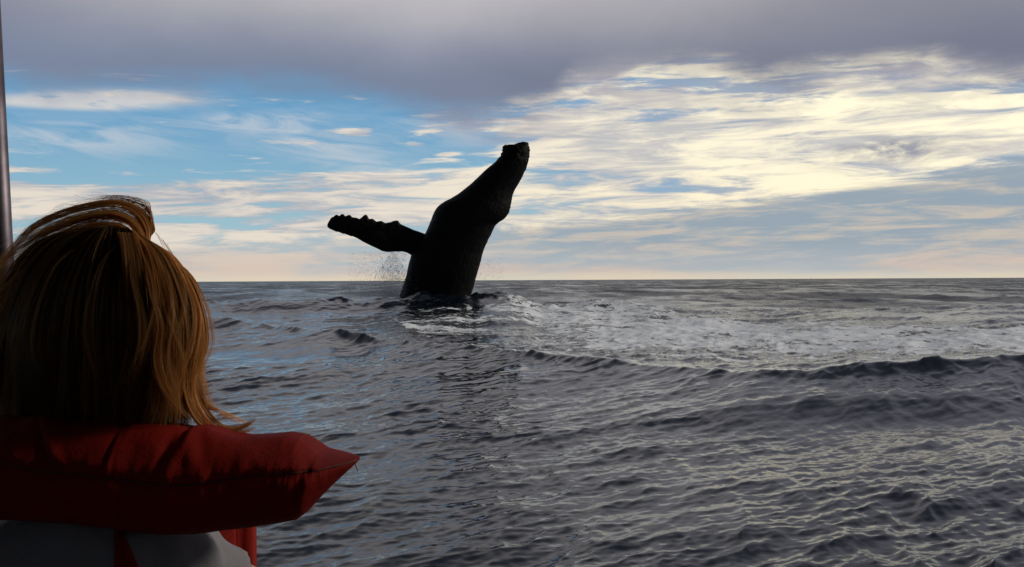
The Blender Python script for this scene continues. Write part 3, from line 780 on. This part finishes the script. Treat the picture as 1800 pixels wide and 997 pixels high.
def emit(path, w0, tone_):
    """paths: (m, NS, 3) px,py,depth -> ribbons"""
    global hoff
    m_ = len(path)
    y = PD-path[:, :, 2]
    vx = (path[:, :, 0]-900)/FPX; vz = (498.5-path[:, :, 1])/FPX
    loc = np.stack([vx, vz, -np.ones_like(vx)], -1) @ np.array(C3).T
    wpt = np.array(EYE)+loc*(y[:, :, None]/loc[:, :, 1:2])
    t = np.gradient(wpt, axis=1); t /= np.linalg.norm(t, axis=2, keepdims=True)+1e-9
    outw = wpt-np.array([hc.x, PD, hc.z]); outw /= np.linalg.norm(outw, axis=2, keepdims=True)
    sd_ = np.cross(t, outw); sd_ /= np.linalg.norm(sd_, axis=2, keepdims=True)+1e-9
    rr = rng.normal(0, .65, (m_, 1, 1)); sd_ = sd_*np.cos(rr)+outw*np.sin(rr)
    wd = (w0*rng.uniform(.6, 1.3, (m_, 1))*np.linspace(1, .25, NS)[None, :])[:, :, None]
    a1 = wpt-sd_*wd; b1 = wpt+sd_*wd
    vv = np.stack([a1, b1], 2).reshape(-1, 3)
    base_ = hoff+np.arange(m_)[:, None]*(NS*2)+np.arange(NS-1)[None, :]*2
    ff = np.stack([base_, base_+1, base_+3, base_+2], -1).reshape(-1, 4)
    HV.append(vv); HF.append(ff); HT.append(np.repeat(tone_, NS*2)); hoff += len(vv)
def comb(guides, n, w0=.00045, nclump=30, clump=.75, wild=4.0, tone_mu=.5, tone_sd=.2, depth_j=.01, urange=(0, 1), cut=(.7, 1.0), wave=0.0):
    g = np.array(guides); K = len(g)
    ck = rng.uniform(*urange, nclump); ctone = np.clip(rng.normal(tone_mu, tone_sd, nclump), 0, 1); cw = rng.normal(0, wild, (nclump, 2)); cd = rng.normal(0, depth_j, nclump)
    who = rng.integers(0, nclump, n)
    u0 = np.clip(ck[who]+rng.normal(0, (urange[1]-urange[0])/nclump*1.3, n), *urange)
    tt = np.linspace(0, 1, NS)[None, :]
    cl_ = clump*np.clip(tt*1.4, 0, 1)
    u = u0[:, None]*(1-cl_)+ck[who][:, None]*cl_
    f = u*(K-1); i = np.minimum(f.astype(int), K-2); fr = (f-i)[:, :, None]
    si = np.broadcast_to(np.arange(NS)[None, :], i.shape)
    p = g[i, si]*(1-fr)+g[i+1, si]*fr
    grow = tt**1.2
    p[:, :, 0] += cw[who, 0][:, None]*grow*1.5+rng.normal(0, wild*.7, n)[:, None]*grow
    p[:, :, 1] += cw[who, 1][:, None]*grow+rng.normal(0, wild*.7, n)[:, None]*grow
    phs = rng.uniform(0, 6.28, nclump)[who][:, None]
    p[:, :, 0] += wave*np.sin(tt*9+phs)*grow
    p[:, :, 2] += cd[who][:, None]+rng.normal(0, depth_j*.5, n)[:, None]
    # cut to length
    c = rng.uniform(*cut, n)[:, None]; s_ = tt*c*(NS-1); i0 = np.minimum(s_.astype(int), NS-2); fr = (s_-i0)[:, :, None]; ar = np.arange(n)[:, None]
    p = p[ar, i0]*(1-fr)+p[ar, i0+1]*fr
    emit(p, w0, np.clip(ctone[who]+rng.normal(0, .08, n), 0, 1))
gb = [G((150,402,.03),(70,422,.03),(15,480,.02),(-22,570,.01),(-40,660,.03),(-30,775,.03)),
      G((160,400,.05),(105,425,.06),(52,495,.08),(25,590,.08),(15,680,.07),(10,775,.07)),
      G((180,398,.06),(150,432,.10),(118,505,.125),(102,600,.125),(100,690,.10),(100,775,.08)),
      G((200,396,.06),(195,436,.10),(188,510,.135),(186,600,.135),(184,690,.11),(182,775,.085)),
      G((225,402,.055),(245,445,.09),(256,520,.125),(256,600,.125),(248,690,.105),(236,772,.085)),
      G((240,408,.04),(275,450,.07),(300,530,.095),(306,610,.10),(294,690,.09),(276,778,.08)),
      G((250,414,.02),(296,450,.035),(326,520,.05),(334,600,.06),(322,680,.06),(310,778,.06)),
      G((255,420,.0),(308,456,.0),(342,525,.005),(348,600,.015),(338,670,.03),(352,725,.04)),
      G((258,424,-.02),(312,462,-.03),(346,530,-.03),(352,600,-.02),(346,665,.0),(372,728,.02))]
comb(gb, 5200, .00048, 260, .65, 6, .12, .2, .010, (0, 1), (.8, 1.0), 5.0)  # low tone paints the shade on the back of the head
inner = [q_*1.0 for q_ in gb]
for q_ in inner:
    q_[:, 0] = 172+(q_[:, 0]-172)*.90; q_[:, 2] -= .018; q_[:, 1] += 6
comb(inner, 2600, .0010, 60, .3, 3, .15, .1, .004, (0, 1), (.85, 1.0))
# locks on the right side, rim light put in as a golden tone
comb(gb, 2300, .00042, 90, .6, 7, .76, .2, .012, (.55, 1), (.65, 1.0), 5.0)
# flick of hair blown to the right above the vest
gf = [G((258,424,-.01),(316,462,-.02),(350,535,-.02),(352,610,-.01),(346,670,.01),(366,722,.03),(395,748,.035),(428,748,.035),(452,728,.035)),
      G((256,430,.02),(306,470,.02),(338,540,.03),(340,612,.04),(336,680,.05),(358,736,.05),(392,758,.045),(425,757,.04),(446,744,.035)),
      G((250,432,.05),(290,480,.06),(318,550,.08),(322,620,.08),(322,690,.08),(345,742,.07),(380,762,.06),(412,764,.05),(440,754,.04))]
comb(gf, 950, .00045, 16, .8, 2.5, .68, .2, .005, (0, 1), (.80, 1.0))
gf2 = [G((330,560,.0),(346,640,.01),(358,700,.02),(378,716,.03),(405,728,.03),(430,742,.03),(446,752,.03)),
       G((330,560,.0),(343,650,.01),(362,712,.02),(384,722,.03),(406,734,.03),(424,742,.03),(440,748,.03))]
comb(gf2, 70, .0004, 4, .8, 3, .85, .1, .004, (0, 1), (.8, 1.0))
# windblown sheet lifted from the crown and carried over to the left
gt = [G((262,432,.02),(266,400,.01),(250,368,.0),(205,352,.0),(140,360,.0),(75,385,.0),(35,420,.01),(8,470,.02)),
      G((258,430,.03),(258,405,.02),(240,376,.01),(200,362,.01),(138,372,.01),(72,398,.01),(28,432,.02),(-10,480,.02)),
      G((250,428,.04),(246,408,.03),(226,386,.02),(188,376,.02),(130,388,.02),(70,414,.02),(18,450,.02),(-30,500,.02)),
      G((244,426,.06),(234,412,.05),(212,398,.04),(176,394,.03),(125,408,.03),(70,432,.03),(10,472,.03),(-50,530,.02)),
      G((238,424,.07),(222,416,.07),(198,410,.06),(166,412,.06),(118,428,.06),(66,456,.05),(10,500,.04),(-50,560,.03)),
      G((236,422,.08),(212,420,.09),(186,420,.09),(154,430,.09),(110,450,.085),(62,484,.07),(15,530,.05),(-40,600,.03))]
comb(gt, 1700, .00034, 70, .4, 6, .74, .17, .006, (.18, 1), (.7, 1.0), 3.0)
comb(gt, 260, .0004, 12, .6, 3, .6, .15, .004, (0, .3), (.8, 1.0), 2.0)
# loose locks with bends of their own, coloured paler on the right as if lit
for gx in [((243,428,.08),(262,480,.11),(268,540,.135),(252,610,.14),(228,665,.13)), ((255,425,.05),(292,480,.09),(300,550,.12),(290,620,.125),(306,690,.115),(300,745,.10)),
           ((262,430,.02),(316,485,.05),(338,550,.07),(326,615,.085),(300,670,.09),(296,735,.09)), ((262,428,.01),(325,480,.02),(352,545,.03),(356,610,.04),(330,665,.06),(318,735,.07)),
           ((250,430,.06),(272,490,.11),(285,560,.13),(305,620,.12),(300,680,.11),(262,745,.10)), ((235,420,.08),(226,470,.13),(238,540,.15),(240,610,.15),(216,690,.13)),
           ((258,428,.03),(306,470,.06),(322,530,.09),(300,600,.12),(270,660,.12),(266,740,.10)), ((262,434,.0),(330,500,.0),(350,560,.0),(340,620,.01),(352,690,.03),(378,735,.03)),
           ((262,434,.0),(322,492,.03),(348,560,.05),(345,630,.06),(322,700,.07),(345,752,.06)), ((225,415,.08),(180,455,.13),(158,520,.15),(150,600,.15),(172,680,.13)),
           ((250,428,.06),(256,500,.13),(276,570,.14),(270,640,.14),(290,700,.12),(330,748,.09)), ((200,412,.08),(110,450,.1),(66,520,.11),(50,600,.11),(70,680,.1))]:
    ga = G(*gx); gb_ = ga.copy(); wlk = rng.uniform(9, 20); gb_[:, 0] += np.linspace(3, wlk, NS); gb_[:, 2] -= .008
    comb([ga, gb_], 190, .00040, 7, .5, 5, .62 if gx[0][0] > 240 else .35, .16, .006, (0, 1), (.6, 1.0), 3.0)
# tuft falling back from the crown
comb([G((206,408,.10),(214,440,.125),(222,500,.14),(226,580,.14),(214,650,.13),(200,700,.12)), G((240,410,.08),(252,450,.11),(262,510,.13),(262,590,.13),(246,660,.12),(236,720,.11))], 420, .00045, 12, .8, 5, .6, .15, .004, (0, 1), (.5, 1.0), 5)
# flyaways
for _ in range(120):
    x0 = rng.uniform(225, 262); a1 = rng.uniform(-14, 10)
    p = G((262, 420, .02), (268+a1*.4, 390+a1, .01), (x0, 362+a1*.7, .0), (x0-45, 350+a1*.5, 0), (x0-80+rng.normal(0, 10), 352+rng.normal(0, 7), 0), (x0-100+rng.normal(0, 12), 345+rng.normal(0, 8)+6, 0))
    k = rng.uniform(.5, 1); p = catmull(p[:max(4, int(NS*k))], NS)
    emit(p[None], .0004, np.array([.6]))
for _ in range(190):
    y0 = rng.uniform(430, 700); xe = np.interp(y0, [430, 460, 530, 600, 670, 720], [285, 312, 346, 352, 346, 366])
    p = G((xe-18, y0-30, 0), (xe-2, y0, 0), (xe+rng.uniform(-6, 10), y0+rng.uniform(20, 50), 0), (xe+rng.uniform(-10, 10), y0+rng.uniform(50, 90), 0))
    emit(p[None], .00025, np.array([.75]))
for _ in range(40):
    x0 = rng.uniform(20, 160); y0 = np.interp(x0, [20, 75, 140, 160], [435, 385, 362, 360])
    p = G((x0+50, y0-2, 0), (x0+15, y0-8+rng.normal(0, 3), 0), (x0-15, y0-4+rng.normal(0, 5), 0), (x0-40, y0+14+rng.normal(0, 8), 0))
    emit(p[None], .00025, np.array([.5]))
# close mat of hair over the scalp so that the skin never shows
u_ = np.linspace(0, math.pi, 40); v_ = np.linspace(0, 2*math.pi, 56, endpoint=False)
U_, V_ = np.meshgrid(u_, v_, indexing='ij')
cx_ = hc.x-.006+.106*np.sin(U_)**np.where(U_ < 1.5708, 1.0, .6)*np.cos(V_)
cy_ = PD-.018-.098*np.sin(U_)**np.where(U_ < 1.5708, 1.0, .7)*np.sin(V_); cy_ = np.minimum(cy_, PD+.055)
cz_ = hc.z-.045+.142*np.cos(U_)
cap_v = np.stack([cx_, cy_, cz_], -1).reshape(-1, 3); cap_f = grid_faces(40, 56, True)+hoff
HV.append(cap_v); HF.append(cap_f); HT.append(np.zeros(len(cap_v)))
hair = mesh_np('hair', np.vstack(HV), np.vstack(HF), hair_m)
a = hair.data.attributes.new('tone', 'FLOAT', 'POINT'); a.data.foreach_set('value', np.concatenate(HT).astype(np.float32))
keep(person, hair)
